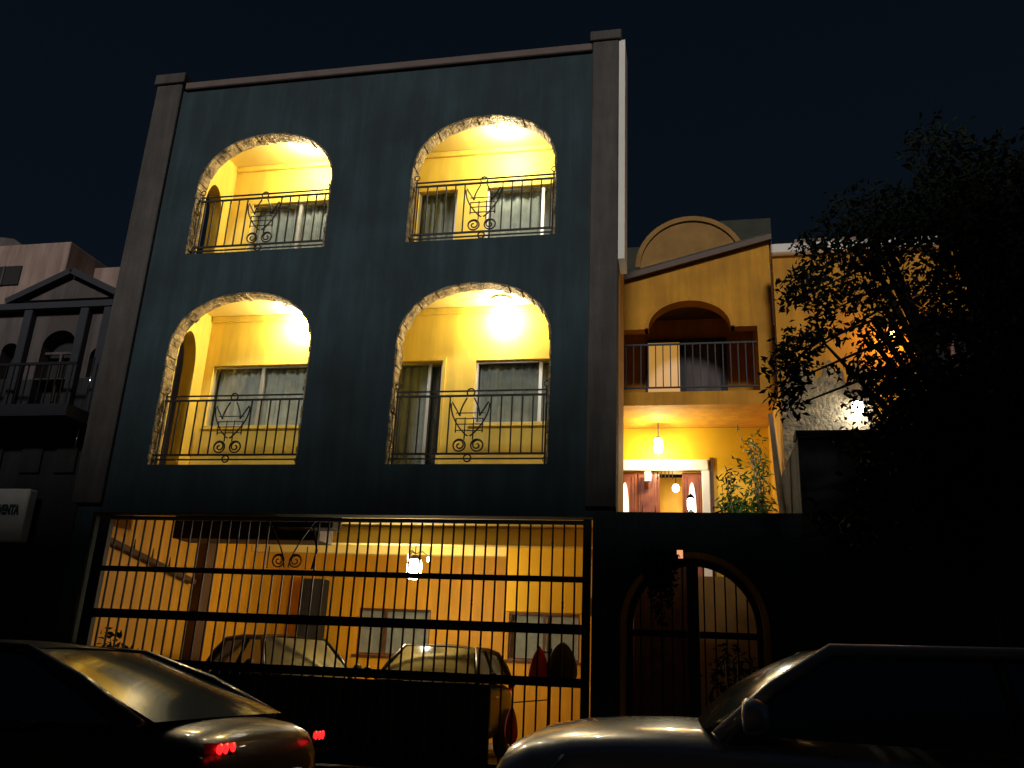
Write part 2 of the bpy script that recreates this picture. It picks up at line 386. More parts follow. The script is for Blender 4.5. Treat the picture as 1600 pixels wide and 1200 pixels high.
# ------------------------------------------------------------------ garage interior (part of the house)
GY = 6.2; GZ = 3.63
MB().box(-8.69, -8.50, T+.003, GY, .06, GZ).build('garage_side_wall', M['ochre'], H)
MB().box(-1.19, -1.105, 1.155, GY, .06, GZ).box(-1.19, -1.105, T+.003, 1.15, .06, GZ).build('garage_side_wall', M['ochre'], H)
MB().box(-8.497, -1.193, T+.003, GY-.003, GZ+.003, 3.717).build('garage_ceiling', M['ceiling'], H)
gh = [rect(-6.62, -5.10, 1.60, 2.50), rect(-3.50, -2.10, 1.62, 2.50)]
wall_mb(rect(-8.69, -1.10, .06, 3.715), gh, GY+.003, GY+.2).build('garage_back_wall', M['ochre'], H)
MB().box(-8.60, -1.15, GY+.205, GY+.25, .1, 3.6).build('dark_interior', M['curtain'], H)
window(-6.62, -5.10, 1.60, 2.50, [-6.05], parent=H, y=GY+.003, mat=M['brown']); window(-3.50, -2.10, 1.62, 2.50, [-2.8], parent=H, y=GY+.003, mat=M['brown'])
box('garage_floor', M['concrete'], H, -8.497, -1.193, T+.003, GY, .063, .10)
for yb, zb in ((2.95, 3.34), (4.9, 3.42)):
    MB().box(-8.497, -1.193, yb, yb+.22, zb, GZ-.002).build('ceiling_beam', M['ceiling'], H, bevel=.01)
MB().box(-8.497, -8.30, 2.98, 3.32, .1, 3.337).build('garage_column', M['brownpaint'], H, bevel=.01)
MB().box(-7.80, -7.32, 5.86, GY, .1, 3.02).build('garage_column', M['darkwall'], H, bevel=.01)
MB().box(-7.75, -5.35, 1.0, 1.5, 3.09, GZ-.002).build('soffit', M['brownpaint'], H, bevel=.01)
# soffit bands and motor
top(MB().box(-5.9, -5.0, .62, .95, 3.22, 3.44).box(-5.26, -5.22, .25, .62, 3.33, 3.37).box(-6.9, -5.95, .75, .85, 3.26, 3.33).build('gate_motor', M['blackcloth'], None, bevel=.01),
    'dark gate motor box with an arm under the garage ceiling', 'motor')
# stair handrail descending along the left wall
e = empty('handrail', (-8.42, .35, 0), 0, 'dark sloping handrail with small spikes along the left garage wall', 'handrail')
m = MB().box(-.045, .035, 0, .03, 2.86, 3.02); p0, p1 = Vector((0, .02, 2.98)), Vector((0, 2.55, 2.62))
m = MB(); m.tube([p0, p1], .055, 8); m.build('rail', M['brownpaint'], e)
for k in range(4):
    p = p0.lerp(p1, .28+k*.2); MB().tube([p+Vector((0, 0, .04)), p+Vector((0, 0, .20))], [.018, .006], 6).build('spike', M['iron'], e)
    MB().tube([p-Vector((.075, 0, .03)), p-Vector((0, 0, .03))], .012, 6).build('bracket', M['iron'], e)

# garage pendant lantern
e = empty('pendant_lantern', (-4.62, 3.40, .11), 0, 'bright white lantern with small side arms hanging in the garage', 'lamp')
MB().lathe([(0, 3.515), (.09, 3.515), (.07, 3.48), (0, 3.48)]).build('ceiling_rose', M['white'], e, True)
MB().tube([(0, 0, 3.48), (0, 0, 3.12)], .009).build('rod', M['iron'], e)
MB().lathe([(.001, 3.115), (.05, 3.10), (.115, 3.05), (.12, 3.03), (.001, 3.03)], n=6).build('cap', M['iron'], e)
MB().lathe([(.001, 3.02), (.11, 3.02), (.135, 2.94), (.125, 2.77), (.09, 2.70), (.001, 2.70)], n=6).build('glass_body', M['bulb'], e)
for a in range(3):
    t = a*2.094+.3; c, s_ = math.cos(t), math.sin(t)
    MB().tube([(0, 0, 3.13), (.12*c, .12*s_, 3.17), (.22*c, .22*s_, 3.10)], .008, 6).build('arm', M['iron'], e)
    MB().lathe([(.001, .0), (.018, .01), (.022, .05), (.012, .09), (.001, .10)], (.22*c, .22*s_, 3.0), n=10).build('candle_bulb', M['bulb_small'], e, True)
ld = bpy.data.lights.new('lamp_light', 'POINT'); ld.energy = 125; ld.color = (1, .76, .44); ld.shadow_soft_size = .09
lo = bpy.data.objects.new('lamp_light', ld); COL.objects.link(lo); lo.parent = e; lo.location = (0, -.0, 2.55)

# ------------------------------------------------------------------ garage gate
g = empty('garage_gate', (0, 0, 0), 0, 'wide black iron garage gate of thin vertical bars with three dark cross rails', 'gate')
gy = .10
RA, RB, RC = 2.52, 1.91, 1.28
def hrail(z, h): return MB().box(-8.16, -1.335, gy-.03, gy+.03, z-h/2, z+h/2).build('rail', M['iron'], g)
for z, h in ((3.24, .05), (RA, .07), (RB, .12), (RC, .11), (.25, .12)): hrail(z, h)
for x0, x1 in ((-8.34, -8.165), (-1.33, -1.23)):
    MB().box(x0, x1, gy-.05, gy+.05, .16, 3.28).build('gate_post', M['iron'], g, bevel=.006)
MB().box(-4.86, -4.80, gy-.032, gy+.032, .31, RC-.06).build('middle_post', M['iron'], g)
box('shade_sheet', M['irong'], g, -8.16, -2.45, gy+.031, gy+.036, .31, 1.21)  # dark sheet added in place of the unlit black behind the lower bars
x = -8.07; k = 0
while x < -1.38:
    orn = -5.65 < x < -5.12
    zt = RA+.0 if orn else 3.215
    m = MB(); s_ = .0105
    if orn: m.box(x-s_, x+s_, gy-s_, gy+s_, .31, RC-.056).box(x-s_, x+s_, gy-s_, gy+s_, RC+.056, RB-.061).box(x-s_, x+s_, gy-s_, gy+s_, RB+.061, RA-.036)
    else: m.box(x-s_, x+s_, gy-s_, gy+s_, .31, 3.214)
    for zz in ((2.05+.15*((k//4) % 2), ) if k % 4 == 0 else ()) + ((1.66,) if k % 5 == 2 else ()) + ((2.95,) if k % 6 == 1 else ()):
        if not orn: m.lathe([(.009, zz-.05), (.017, zz-.03), (.012, zz), (.017, zz+.03), (.009, zz+.05)], (x, gy, 0), n=8)
    m.build('bar', M['iron'], g); x += .1475; k += 1
m = MB(); cx = -5.38; t = .010; z0 = RA+.05
for s_ in (-1, 1):
    m.ring((cx+s_*.125, gy, z0+.11), .085, t)
    m.tube([(cx+s_*(.125+(.085-.07*u/16)*math.cos(u/2)), gy, z0+.11+(.085-.07*u/16)*math.sin(u/2)) for u in range(17)], t, 6)
    m.tube([(cx+s_*(.03+.34*(u/14)**1.5), gy, z0+.02+.66*u/14) for u in range(15)], t, 6)
    m.tube([(cx+s_*.28, gy, z0), (cx+s_*.28, gy, z0+.30)], t*.8, 6)
m.tube([(cx+.37, gy, z0), (cx+.42, gy, z0+.25), (cx+.34, gy, z0+.55), (cx+.2, gy, z0+.66)], t*1.4, 6)
m.build('ornament', M['iron'], g, True)

# ------------------------------------------------------------------ patio wall with arched gate
PW = empty('patio_wall', (0, 0, 0), 0, 'dark smooth street wall right of the garage pierced by a round arched gateway', 'wall')
PO = arch(-.80, .87, .15, 1.98, 2.83, n=24)
wall_mb(rect(-.90, 1.36, 0, 3.37), [PO], .0, .20).build('wall', M['facade'], PW)
lp = PO; m = MB()
pts = PO[1:] + [PO[0]]
for i in range(len(pts)-1):
    (a, b), (c, d) = pts[i], pts[i+1]; D = Vector((c-a, d-b)).normalized(); N = Vector((-D.y, D.x))
    for o0, o1, y0, y1 in ((-.045, .02, -.02, .215),):
        q = [Vector((a, b))-N*.0, Vector((c, d))]
        v = []
        for y in (y0, y1):
            for base, o in ((q[0], o0), (q[1], o0), (q[1], o1), (q[0], o1)):
                p = base+N*o; v.append((p.x, y, p.y))
        m.add(v, [(0, 1, 2, 3), (7, 6, 5, 4), (0, 4, 5, 1), (1, 5, 6, 2), (2, 6, 7, 3), (3, 7, 4, 0)])
m.build('arch_trim', M['ochre_out'], PW)
AG = empty('arched_gate', (0, 0, 0), 0, 'black arched iron gate with a thick middle post in the dark street wall', 'gate')
y = .12; m = MB()
op = arch(-.775, .845, .18, 1.98, 2.80, n=24); inn = arch(-.70, .77, .26, 1.98, 2.72, n=24)
wall_mb(op, [inn], y-.03, y+.03).build('frame', M['iron'], AG)
MB().box(-.04, .10, y-.05, y+.05, .18, 2.86).build('middle_post', M['iron'], AG, bevel=.006)
MB().box(-.70, -.043, y-.02, y+.02, 1.86, 1.94).box(.103, .77, y-.02, y+.02, 1.86, 1.94).build('rail', M['iron'], AG)
for k in range(-5, 6):
    if k == 0: continue
    x = .035+k*.128; zz = 1.98 + .74*math.sqrt(max(0, 1-((x-.035)/.735)**2))
    MB().box(x-.009, x+.009, y-.009, y+.009, .26, 1.858).box(x-.009, x+.009, y-.009, y+.009, 1.942, zz).build('bar', M['iron'], AG)
# plank screen behind the left leaf
m = MB()
for k in range(6): m.box(-.74+k*.125, -.72+k*.125+.118, .95, .98, .1, 2.9)
top(m.build('plank_screen', M['brown'], None, bevel=.003), 'dull brown plank screen standing behind the left leaf of the arched gate', 'screen')
# small lit indicator box and hanging planter on the wall
e = empty('door_intercom', (-.115, -.005, 2.84), 0, 'tiny glowing orange-pink square box on the wall above the arched gate', 'intercom')
MB().box(-.045, .045, -.05, 0, -.06, .06).build('housing', M['iron'], e, bevel=.006)
MB().box(-.036, .036, -.056, -.051, -.05, .05).build('lit_face', M['lit_box'], e)

def leaves(n, sampler, size, seed=1, asp=.42):
    rnd = random.Random(seed); V = []; F = []
    for _ in range(n):
        c = sampler(rnd)
        if c is None: continue
        s_ = size*rnd.uniform(.6, 1.35)
        a = Vector((rnd.gauss(0, 1), rnd.gauss(0, 1), rnd.gauss(-.5, .8))).normalized(); b = a.cross(Vector((rnd.gauss(0, 1), rnd.gauss(0, 1), rnd.gauss(0, 1)))).normalized()
        nrm = a.cross(b)*s_*.12; k = len(V)
        V += [c, c+a*s_*.5+b*s_*asp*.5+nrm, c+a*s_, c+a*s_*.5-b*s_*asp*.5+nrm]; F += [(k, k+1, k+2), (k, k+2, k+3)]
    return MB().add(V, F)
# dark hanging plant in front of the left leaf
e = empty('hanging_plant', (-.34, -.16, 2.78), 0, 'dark trailing plant hanging in front of the left leaf of the arched gate', 'plant')
MB().lathe([(.001, -.16), (.09, -.15), (.13, -.02), (.135, 0), (.12, -.01), (.001, -.02)]).tube([(0, 0, 0), (0, .16, .22)], .006, 6).tube([(.12, 0, 0), (0, .16, .22)], .004, 6).tube([(-.12, 0, 0), (0, .16, .22)], .004, 6).build('pot', M['irong'], e, True)
strands = [(random.uniform(-.22, .22), random.uniform(-.1, .08), random.uniform(.25, .95)) for _ in range(26)]
def smp(r):
    sx_, sy_, L = r.choice(strands); L *= 1-abs(sx_)*1.8; u = r.random()
    return Vector((sx_*(1-.45*u)+r.gauss(0, .02), sy_+r.gauss(0, .02), .06-L*u))
leaves(1500, smp, .07, 5).build('foliage', M['leaf'], e)

# lantern on the wall top
e = empty('wall_lantern', (.03, .07, 3.37), 0, 'small white glass lantern with black cap on top of the dark street wall', 'lamp')
MB().lathe([(.001, 0), (.05, 0), (.04, .015), (.018, .03), (.018, .05), (.001, .05)], n=14).build('foot', M['iron'], e, True)
MB().lathe([(.001, .051), (.036, .053), (.044, .08), (.044, .17), (.034, .19), (.001, .191)], n=14).build('glass_body', M['bulb_small'], e, True)
MB().lathe([(.05, .192), (.052, .20), (.03, .23), (.008, .25), (.001, .27)], n=14).build('cap', M['iron'], e, True)
ld = bpy.data.lights.new('lamp_light', 'POINT'); ld.energy = 4; ld.color = (1, .85, .6); ld.shadow_soft_size = .04
lo = bpy.data.objects.new('lamp_light', ld); COL.objects.link(lo); lo.parent = e; lo.location = (0, .20, .12)

# ------------------------------------------------------------------ right neighbour: ochre house
N = empty('ochre_house', (0, 0, 0), 0, 'ochre house with a sloping parapet, arched upper balcony and panelled wooden entrance', 'house')
FY = 3.0; O = M['ochre_out']
# front wall: sloping top; recess = arch over a wider flat opening
front = [(-1.60, 5.95), (-1.60, 7.10), (-.62, 7.10)]
cx, hw = .075, .70
for k in range(25):
    t = math.pi - math.pi*k/24; front.append((cx+hw*math.cos(t), 7.10+.50*math.sin(t)))
front += [(1.20, 7.10), (1.20, 5.95), (1.45, 5.95), (1.45, 8.66), (-1.60, 7.83)]
front = [(-1.60, 7.10), (-.625, 7.10)] + front[3:-4] + [(1.20, 7.10), (1.20, 5.96), (1.46, 5.96), (1.46, 8.66), (-1.60, 7.86)]
wall_mb(front, [], FY, FY+.22).build('front_wall', O, N)
m = MB()
for k in range(24):
    a0, a1 = math.pi*k/24, math.pi*(k+1)/24
    v = []
    for y in (FY-.05, FY+.23):
        for a, rr in ((a0, 1.08), (a1, 1.08), (a1, .98), (a0, .98)): v.append((cx+hw*rr*math.cos(a), y, 7.10+.50*(rr if rr < 1 else rr+.05)*math.sin(a)))
    m.add(v, [(0, 1, 2, 3), (7, 6, 5, 4), (0, 4, 5, 1), (1, 5, 6, 2), (2, 6, 7, 3), (3, 7, 4, 0)])
m.build('arch_trim', M['ochre_out'], N)
# sloping coping
def slope_box(x0, z0, x1, z1, h, y0, y1, mat, nme):
    v = [(x, y, z) for y in (y0, y1) for x, z in ((x0, z0), (x1, z1), (x1, z1+h), (x0, z0+h))]
    return MB().add(v, [(0, 1, 2, 3), (7, 6, 5, 4), (0, 4, 5, 1), (1, 5, 6, 2), (2, 6, 7, 3), (3, 7, 4, 0)]).build(nme, mat, N)
slope_box(-1.62, 7.863, 1.50, 8.673, .10, FY-.10, FY+.35, M['brownpaint'], 'coping')
slope_box(-1.60, 7.97, 1.46, 8.765, .06, FY-.04, FY+.30, M['pilaster'], 'coping')
# round gable behind the coping
gy2 = FY+.36; loop = [(-.75, 8.0)] + [(.13+.92*math.cos(math.pi-math.pi*k/24), 8.45+.92*math.sin(math.pi-math.pi*k/24)) for k in range(25)] + [(1.05, 8.4)]
wall_mb(loop, [], gy2, gy2+.25).build('round_gable', M['terracotta'], N)
loop2 = [(.13+r_*math.cos(a), 8.45+r_*math.sin(a)) for r_, a in [(.99, math.pi*k/24) for k in range(25)] + [(.90, math.pi-math.pi*k/24) for k in range(25)]]
wall_mb(loop2, [], gy2-.04, gy2-.003).build('gable_rim', M['terracotta'], N)
# balcony
MB().box(-1.60, 1.46, FY, 4.395, 5.72, 5.955).build('balcony_floor', O, N)
MB().box(1.20, 1.46, FY+.225, 4.395, 5.96, 8.2).build('side_wall', O, N)
MB().box(-1.60, 1.198, 4.18, 4.39, 5.96, 7.98).build('upper_back_wall', M['ochre_out'], N)
MB().box(-1.60, 1.198, FY+.225, 4.177, 7.75, 7.9).build('balcony_ceiling', M['brownpaint'], N)
fr = MB().box(-.10, .02, 4.10, 4.177, 5.96, 7.28).box(.62, .74, 4.10, 4.177, 5.96, 7.28).box(-.72, -.68, 4.10, 4.177, 5.96, 7.28).box(-.68, .74, 4.10, 4.177, 7.28, 7.34).build('balcony_door', M['navy'], N)
box('lit_leaf', M['lit_leaf'], fr, -.678, -.104, 4.12, 4.177, 5.965, 7.275); box('glass_leaf', M['greyp'], fr, .024, .616, 4.13, 4.177, 5.965, 7.275)
rr_ = MB().box(-1.55, 1.19, FY+.08, FY+.11, 6.83, 6.86).box(-1.55, 1.19, FY+.08, FY+.11, 6.05, 6.075).build('balcony_railing', M['iron'], N)
for k in range(22):
    x = -1.50+k*.125; box('bar', M['iron'], rr_, x-.009, x+.009, FY+.086, FY+.104, 6.076, 6.829)
# lower entrance
EY = 4.40
dh = [rect(-1.75, .24, 2.6, 4.92)]
wall_mb(rect(-3.2, 2.0, 2.4, 5.717), dh, EY, EY+.25).build('entrance_wall', M['porch'], N)
MB().box(-1.60, 1.40, 3.0, 4.39, 2.3, 2.55).build('porch_floor', M['concrete'], N)
MB().box(-1.75, .36, EY-.06, EY-.003, 4.92, 5.12).box(.243, .38, EY-.06, EY-.003, 2.6, 4.917).build('door_casing', M['white'], N, bevel=.012)
MB().box(.383, .45, EY-.03, EY-.003, 2.6, 5.16).build('casing_edge', M['brownpaint'], N)
MB().box(-1.75, .24, EY+.9, EY+.95, 2.5, 5.0).build('hall_wall', M['ochre'], N)
def leafdoor(x0, x1, glassy, ang=0):
    e = MB().box(x0, x1, EY+.05, EY+.11, 2.6, 4.90).build('entrance_door', M['redwood'], N, bevel=.006)
    c = (x0+x1)/2; hw_ = (x1-x0)/2
    for s_ in (-1, 1):
        MB().box(c+s_*hw_*.62-.018, c+s_*hw_*.62+.018, EY+.030, EY+.048, 2.7, 4.82).box(c+s_*hw_*.86-.012, c+s_*hw_*.86+.012, EY+.036, EY+.048, 2.65, 4.86).build('moulding', M['redwood'], e, bevel=.004)
    pts = [(c+.072*math.sin(2*math.pi*k/24), 4.10+.62*math.cos(2*math.pi*k/24)) for k in range(24)]
    if glassy:
        wall_mb(pts, [], EY+.028, EY+.047).build('oval_glass', M['lit_glass'], e)
    else:
        pts = [(c+.135*math.sin(2*math.pi*k/24), 3.95+.66*math.cos(2*math.pi*k/24)) for k in range(24)]
        wall_mb(pts, [], EY+.030, EY+.047).build('panel', M['redwood'], e)
    return e
leafdoor(-1.33, -.90, True); leafdoor(-.885, -.50, False); leafdoor(-.10, .235, True)
# lit hall seen through the gap
e = empty('hall_lamp', (-.22, EY+.5, 4.95), 0, 'small bright globe lamp inside the hall behind the open wooden door', 'lamp')
MB().tube([(0, 0, .04), (0, 0, -.16)], .008, 6).build('rod', M['iron'], e)
MB().lathe([(.001, -.16), (.04, -.17), (.065, -.22), (.05, -.29), (.001, -.31)], n=16).build('globe', M['bulb_small'], e, True)
ld = bpy.data.lights.new('lamp_light', 'POINT'); ld.energy = 8; ld.color = (1, .85, .6); ld.shadow_soft_size = .06
lo = bpy.data.objects.new('lamp_light', ld); COL.objects.link(lo); lo.parent = e; lo.location = (0, -.12, -.4)
# door chime / white number tiles hanging at the door head
e = empty('wind_chime', (-.66, EY-.12, 4.90), 0, 'small pale wind chime hanging from the door head of the wooden entrance', 'wind chime')
MB().box(-.10, .02, -.03, .03, -.20, -.02).build('top_block', M['white'], e, bevel=.01)
for k in range(6): MB().tube([(.07+k*.065, 0, 0), (.07+k*.065, 0, -.13-.03*(k % 2))], .009, 8).build('tube', M['chrome'], e)
# pendant lamp of the porch
e = empty('porch_pendant', (-.50, 4.02, 0), 0, 'white glass pendant lamp on a thin rod before the ochre entrance wall', 'lamp')
MB().tube([(0, 0, 5.715), (0, 0, 5.44)], .010, 8).build('rod', M['iron'], e)
MB().lathe([(.001, 5.455), (.045, 5.45), (.055, 5.43), (.001, 5.43)], n=16).build('cap', M['iron'], e, True)
MB().lathe([(.001, 5.428), (.05, 5.426), (.072, 5.39), (.076, 5.26), (.062, 5.17), (.001, 5.155)], n=20).build('glass_body', M['bulb'], e, True)
MB().lathe([(.001, 5.153), (.014, 5.14), (.001, 5.10)], n=10).build('finial', M['iron'], e, True)
for zz, pw in ((5.08, 26), (5.60, 2.5)):
    ld = bpy.data.lights.new('lamp_light', 'POINT'); ld.energy = pw*1.9; ld.color = (1, .96, .62); ld.shadow_soft_size = .05
    lo = bpy.data.objects.new('lamp_light', ld); COL.objects.link(lo); lo.parent = e; lo.location = (0, -.10, zz)
# right wing
WY = 2.2
wall_mb(rect(1.42, 7.5, 2.4, 7.98), [rect(3.55, 4.4, 5.2, 6.9)], WY, WY+.25).build('wing_wall', O, N)
MB().box(1.40, 7.5, WY-.10, WY+.30, 7.983, 8.16).build('wing_coping', M['white'], N, bevel=.02)
MB().box(1.42, 1.62, WY+.253, FY+1.4, 2.4, 5.7).build('wing_side_wall', M['ochre'], N)
rr2 = random.Random(4); wall_mb([(1.43, 4.4), (2.75, 4.4)] + [(2.75-1.32*k/26+(0 if k in (0, 26) else rr2.uniform(-.02, .02)), 5.95+.12*math.sin(k*.7)+rr2.uniform(-.14, .14)) for k in range(27)], [], WY-.03, WY-.003).build('rough_mottled_panel', M['rough'], N)  # beige mottled panel with a ragged top, laid over the wing wall
wy = window(3.55, 4.4, 5.2, 6.9, [3.97], parent=N, y=WY, mat=M['brown']); box('dark_interior', M['darkroom'], N, 3.5, 4.45, WY+.253, WY+.30, 5.1, 7.0)
MB().box(1.9, 3.2, WY+.9, WY+2.2, 8.0, 8.75).build('roof_tank_box', M['pink'], N, bevel=.02)
MB().box(.75, 1.75, 5.2, 7.4, 8.0, 10.35).box(-1.3, .75, 5.3, 7.4, 8.0, 9.9).build('rear_storey', M['olive'], N)

def wall_lamp(x, y, z, label, mat, power, colr, nme='wall_lamp'):
    e = empty(nme, (x, y, z), 0, label, 'lamp')
    MB().box(-.05, .05, -.03, -.003, -.10, .12).build('back_plate', M['iron'], e, bevel=.005)
    MB().tube([(0, -.03, .08), (0, -.10, .13), (0, -.16, .09)], .010, 8).build('arm', M['iron'], e)
    MB().lathe([(.001, .085), (.06, .06), (.075, .04), (.001, .04)], (0, -.16, 0), n=8).build('cap', M['iron'], e)
    MB().lathe([(.001, .038), (.075, .036), (.085, -.06), (.05, -.16), (.001, -.17)], (0, -.16, 0), n=8).build('glass_body', mat, e)
    ld = bpy.data.lights.new('lamp_light', 'POINT'); ld.energy = power; ld.color = colr; ld.shadow_soft_size = .06
    lo = bpy.data.objects.new('lamp_light', ld); COL.objects.link(lo); lo.parent = e; lo.location = (0, -.24, -.16)
    return e
wall_lamp(2.50, WY, 5.38, 'cold white wall lamp shining behind the tree on the ochre wing', M['bulb_cool'], 13, (.95, .97, 1))
wall_lamp(3.10, WY, 6.62, 'orange wall lamp glowing through the leaves on the ochre wing', M['bulb_orange'], 30, (1, .45, .1))

# dark boundary wall of the next plot
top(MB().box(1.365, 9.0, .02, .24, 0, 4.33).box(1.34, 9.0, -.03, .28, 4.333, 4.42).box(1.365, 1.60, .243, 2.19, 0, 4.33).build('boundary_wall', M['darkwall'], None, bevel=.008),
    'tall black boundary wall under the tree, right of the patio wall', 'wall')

# ------------------------------------------------------------------ patio plants
def shrub(x, y, z, label, n, rad, hgt, mat, seed, size=.13, stems=5, asp=.28):
    e = empty('garden_shrub', (x, y, z), 0, label, 'plant')
    rnd = random.Random(seed); tips = []
    for k in range(stems):
        a = rnd.uniform(0, 6.28); rr = rad*rnd.uniform(.2, 1); tips.append((rr*math.cos(a), rr*math.sin(a), hgt*rnd.uniform(.55, 1)))
    m = MB()
    for t_ in tips: m.tube([(t_[0]*.1, t_[1]*.1, 0), (t_[0]*.4, t_[1]*.4, t_[2]*.5), t_], [.028, .018, .006], 6)
    m.build('stems', M['palebark'], e, True)
    def s(r):
        t_ = r.choice(tips); u = r.uniform(.3, 1.05)
        return Vector((t_[0]*u+r.gauss(0, .09), t_[1]*u+r.gauss(0, .09), t_[2]*u+r.gauss(0, .07)))
    leaves(n, s, size, seed, asp).build('foliage', mat, e); return e
shrub(.80, 2.45, 2.85, 'bright green leafy shrub showing over the patio wall beside the pale post', 900, .30, 1.35, M['leafb'], 11)
shrub(1.12, 2.6, 2.85, 'tall thin climbing shrub against the ochre corner right of the entrance', 420, .22, 2.5, M['leafb'], 12, .12, 4)
shrub(.62, 2.7, 2.85, 'sparse dark green shrub left of the bright leafy one, before the entrance wall', 330, .22, 1.9, M['leaf'], 13, .12, 4)
top(MB().tube([(1.28, 1.2, 2.3), (1.26, 1.21, 3.6), (1.22, 1.2, 4.1), (1.17, 1.2, 5.0)], [.055, .05, .045, .035], 10).build('pale_post', M['palebark'], None, True),
    'pale slender bent post standing between the green shrub and the black wall', 'post')
top(box('patio_terrace', M['terracotta'], None, -.89, 1.36, 2.35, 2.98, .06, 2.85), 'raised terrace behind the dark street wall under the shrubs', 'terrace')

shrub(.50, 1.2, .06, 'dim leafy bush inside the patio behind the right leaf of the arched gate', 700, .38, 1.75, M['leaf'], 14, .13, 7)
# ------------------------------------------------------------------ street tree (right)
def tree(x, y, lab):
    e = empty('street_tree', (x, y, .1), 0, lab, 'tree'); rnd = random.Random(21)
    m = MB(); m.tube([(0, 0, 0), (.05, .03, 1.2), (-.05, .0, 2.4), (.05, 0, 3.3)], [.20, .16, .14, .12], 12)
    limbs = []
    for k in range(15):
        a = rnd.uniform(0, 6.28); L = rnd.uniform(1.0, 1.9); zz = rnd.uniform(2.2, 5.6)
        tip = Vector((L*math.cos(a), L*.85*math.sin(a), zz+rnd.uniform(-.2, 1.0)))
        mid = Vector((tip.x*.45, tip.y*.45, 2.4+.55*(zz-2.4)))
        m.tube([(0, 0, 2.2+rnd.uniform(0, .9)), mid, tip], [.07, .045, .012], 7); limbs.append((mid, tip))
    # long drooping sprays toward the left
    for tip in ((-1.75, .3, 5.4), (-1.9, .2, 4.7), (-1.55, .6, 6.0), (-1.8, .1, 4.1), (-1.5, .9, 5.0), (-1.2, .4, 3.4), (-1.65, .5, 5.75), (-1.85, .4, 4.45), (-1.6, .2, 5.1), (-1.3, .5, 3.75)):
        tip = Vector(tip); mid = Vector((tip.x*.5, tip.y*.5, tip.z+.35)); m.tube([(0, 0, 3.0), mid, tip], [.06, .03, .008], 7); limbs.append((mid, tip))
    m.tube([(0, 0, 3.2), (.1, .1, 5), (.0, 0, 7.0)], [.11, .08, .015], 8); limbs.append((Vector((.1, .1, 5)), Vector((0, 0, 7.2)))) 
    m.build('trunk', M['bark'], e, True)
    clumps = []
    for mid, tip in limbs:
        for u in (.15, .45, .75, 1.0): 
            c = mid.lerp(tip, u); clumps.append((c+Vector((rnd.gauss(0, .12), rnd.gauss(0, .12), rnd.gauss(0, .12))), rnd.uniform(.14, .30) if c.x < -.9 else rnd.uniform(.3, .6)))
    for _ in range(120):
        a = rnd.uniform(0, 6.28); rr = rnd.uniform(.1, 1.45)**1
        clumps.append((Vector((.45+rr*math.cos(a), rr*math.sin(a)*.9, rnd.uniform(2.9, 6.6))), rnd.uniform(.28, .5)))
    wts = [c[1]**2.2 for c in clumps]
    def s(r):
        c, q = r.choices(clumps, wts)[0]; d = Vector((r.gauss(0, 1), r.gauss(0, 1), r.gauss(0, .8))); d = d.normalized()*q*(r.random()**.45); p = c+d
        if math.hypot(p.x+1.23, p.z-4.05) < .36 and r.random() < .72: return None
        if math.hypot(p.x+.80, p.z-4.90) < .45 and r.random() < .5: return None
        return p
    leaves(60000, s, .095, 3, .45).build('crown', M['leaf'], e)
    return e
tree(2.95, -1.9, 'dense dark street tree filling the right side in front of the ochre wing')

# ------------------------------------------------------------------ left neighbour with pediment
Lh = empty('pediment_house', (0, 0, 0), 0, 'dark old house left of the tall one with a triangular pediment over three arched windows', 'house')
PX = -9.72
al = [arch(-10.02, -9.42, 5.41, 5.95, 6.22, n=14), arch(-10.75, -10.45, 5.41, 5.9, 6.03, n=10), arch(-9.12, -8.90, 5.41, 5.75, 5.90, n=10)]
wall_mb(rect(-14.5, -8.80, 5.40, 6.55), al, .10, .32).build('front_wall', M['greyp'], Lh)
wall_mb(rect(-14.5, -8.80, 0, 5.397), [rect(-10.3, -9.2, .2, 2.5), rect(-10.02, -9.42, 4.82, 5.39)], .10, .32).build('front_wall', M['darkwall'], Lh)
wall_mb([(-10.55, 6.75), (-8.80, 6.75), (-9.68, 7.16)], [], .06, .30).build('pediment', M['greyp'], Lh)
def beam(p, q, h, y0, y1, nme, mat, par):
    p, q = Vector(p), Vector(q); d = (q-p).normalized(); n_ = Vector((-d.y, d.x))*h
    v = [(a.x, yy, a.y) for yy in (y0, y1) for a in (p, q, q+n_, p+n_)]
    return MB().add(v, [(0, 1, 2, 3), (7, 6, 5, 4), (0, 4, 5, 1), (1, 5, 6, 2), (2, 6, 7, 3), (3, 7, 4, 0)]).build(nme, mat, par)
beam((-10.75, 6.66), (-9.68, 7.15), .10, -.05, .5, 'raking_cornice', M['navy'], Lh); beam((-9.675, 7.15), (-8.80, 6.74), .10, -.052, .5, 'raking_cornice', M['navy'], Lh)
MB().box(-14.5, -8.80, -.04, .34, 6.555, 6.66).build('cornice', M['navy'], Lh)
for x in (-10.30, -9.28, -8.86): MB().box(x-.09, x+.06, -.02, .095, 4.6, 6.552).build('pilaster', M['navy'], Lh, bevel=.01)
MB().box(-10.95, -8.82, -.50, .095, 4.62, 4.80).build('balcony_slab', M['navy'], Lh)
m = MB().box(-10.95, -8.84, -.48, -.45, 5.42, 5.46)
rl = m.build('balcony_railing', M['iron'], Lh)
for k in range(17): x = -10.9+k*.125; box('bar', M['iron'], rl, x-.008, x+.008, -.474, -.456, 4.80, 5.42)
MB().box(-14.4, -8.85, .33, .38, .1, 6.5).build('dark_interior', M['darkroom'], Lh)
for x0, x1 in ((-10.02, -9.42), ):
    MB().box(x0, x1, .20, .24, 5.85, 5.89).box((x0+x1)/2-.02, (x0+x1)/2+.02, .20, .24, 4.9, 5.849).build('window', M['greyp'], Lh)
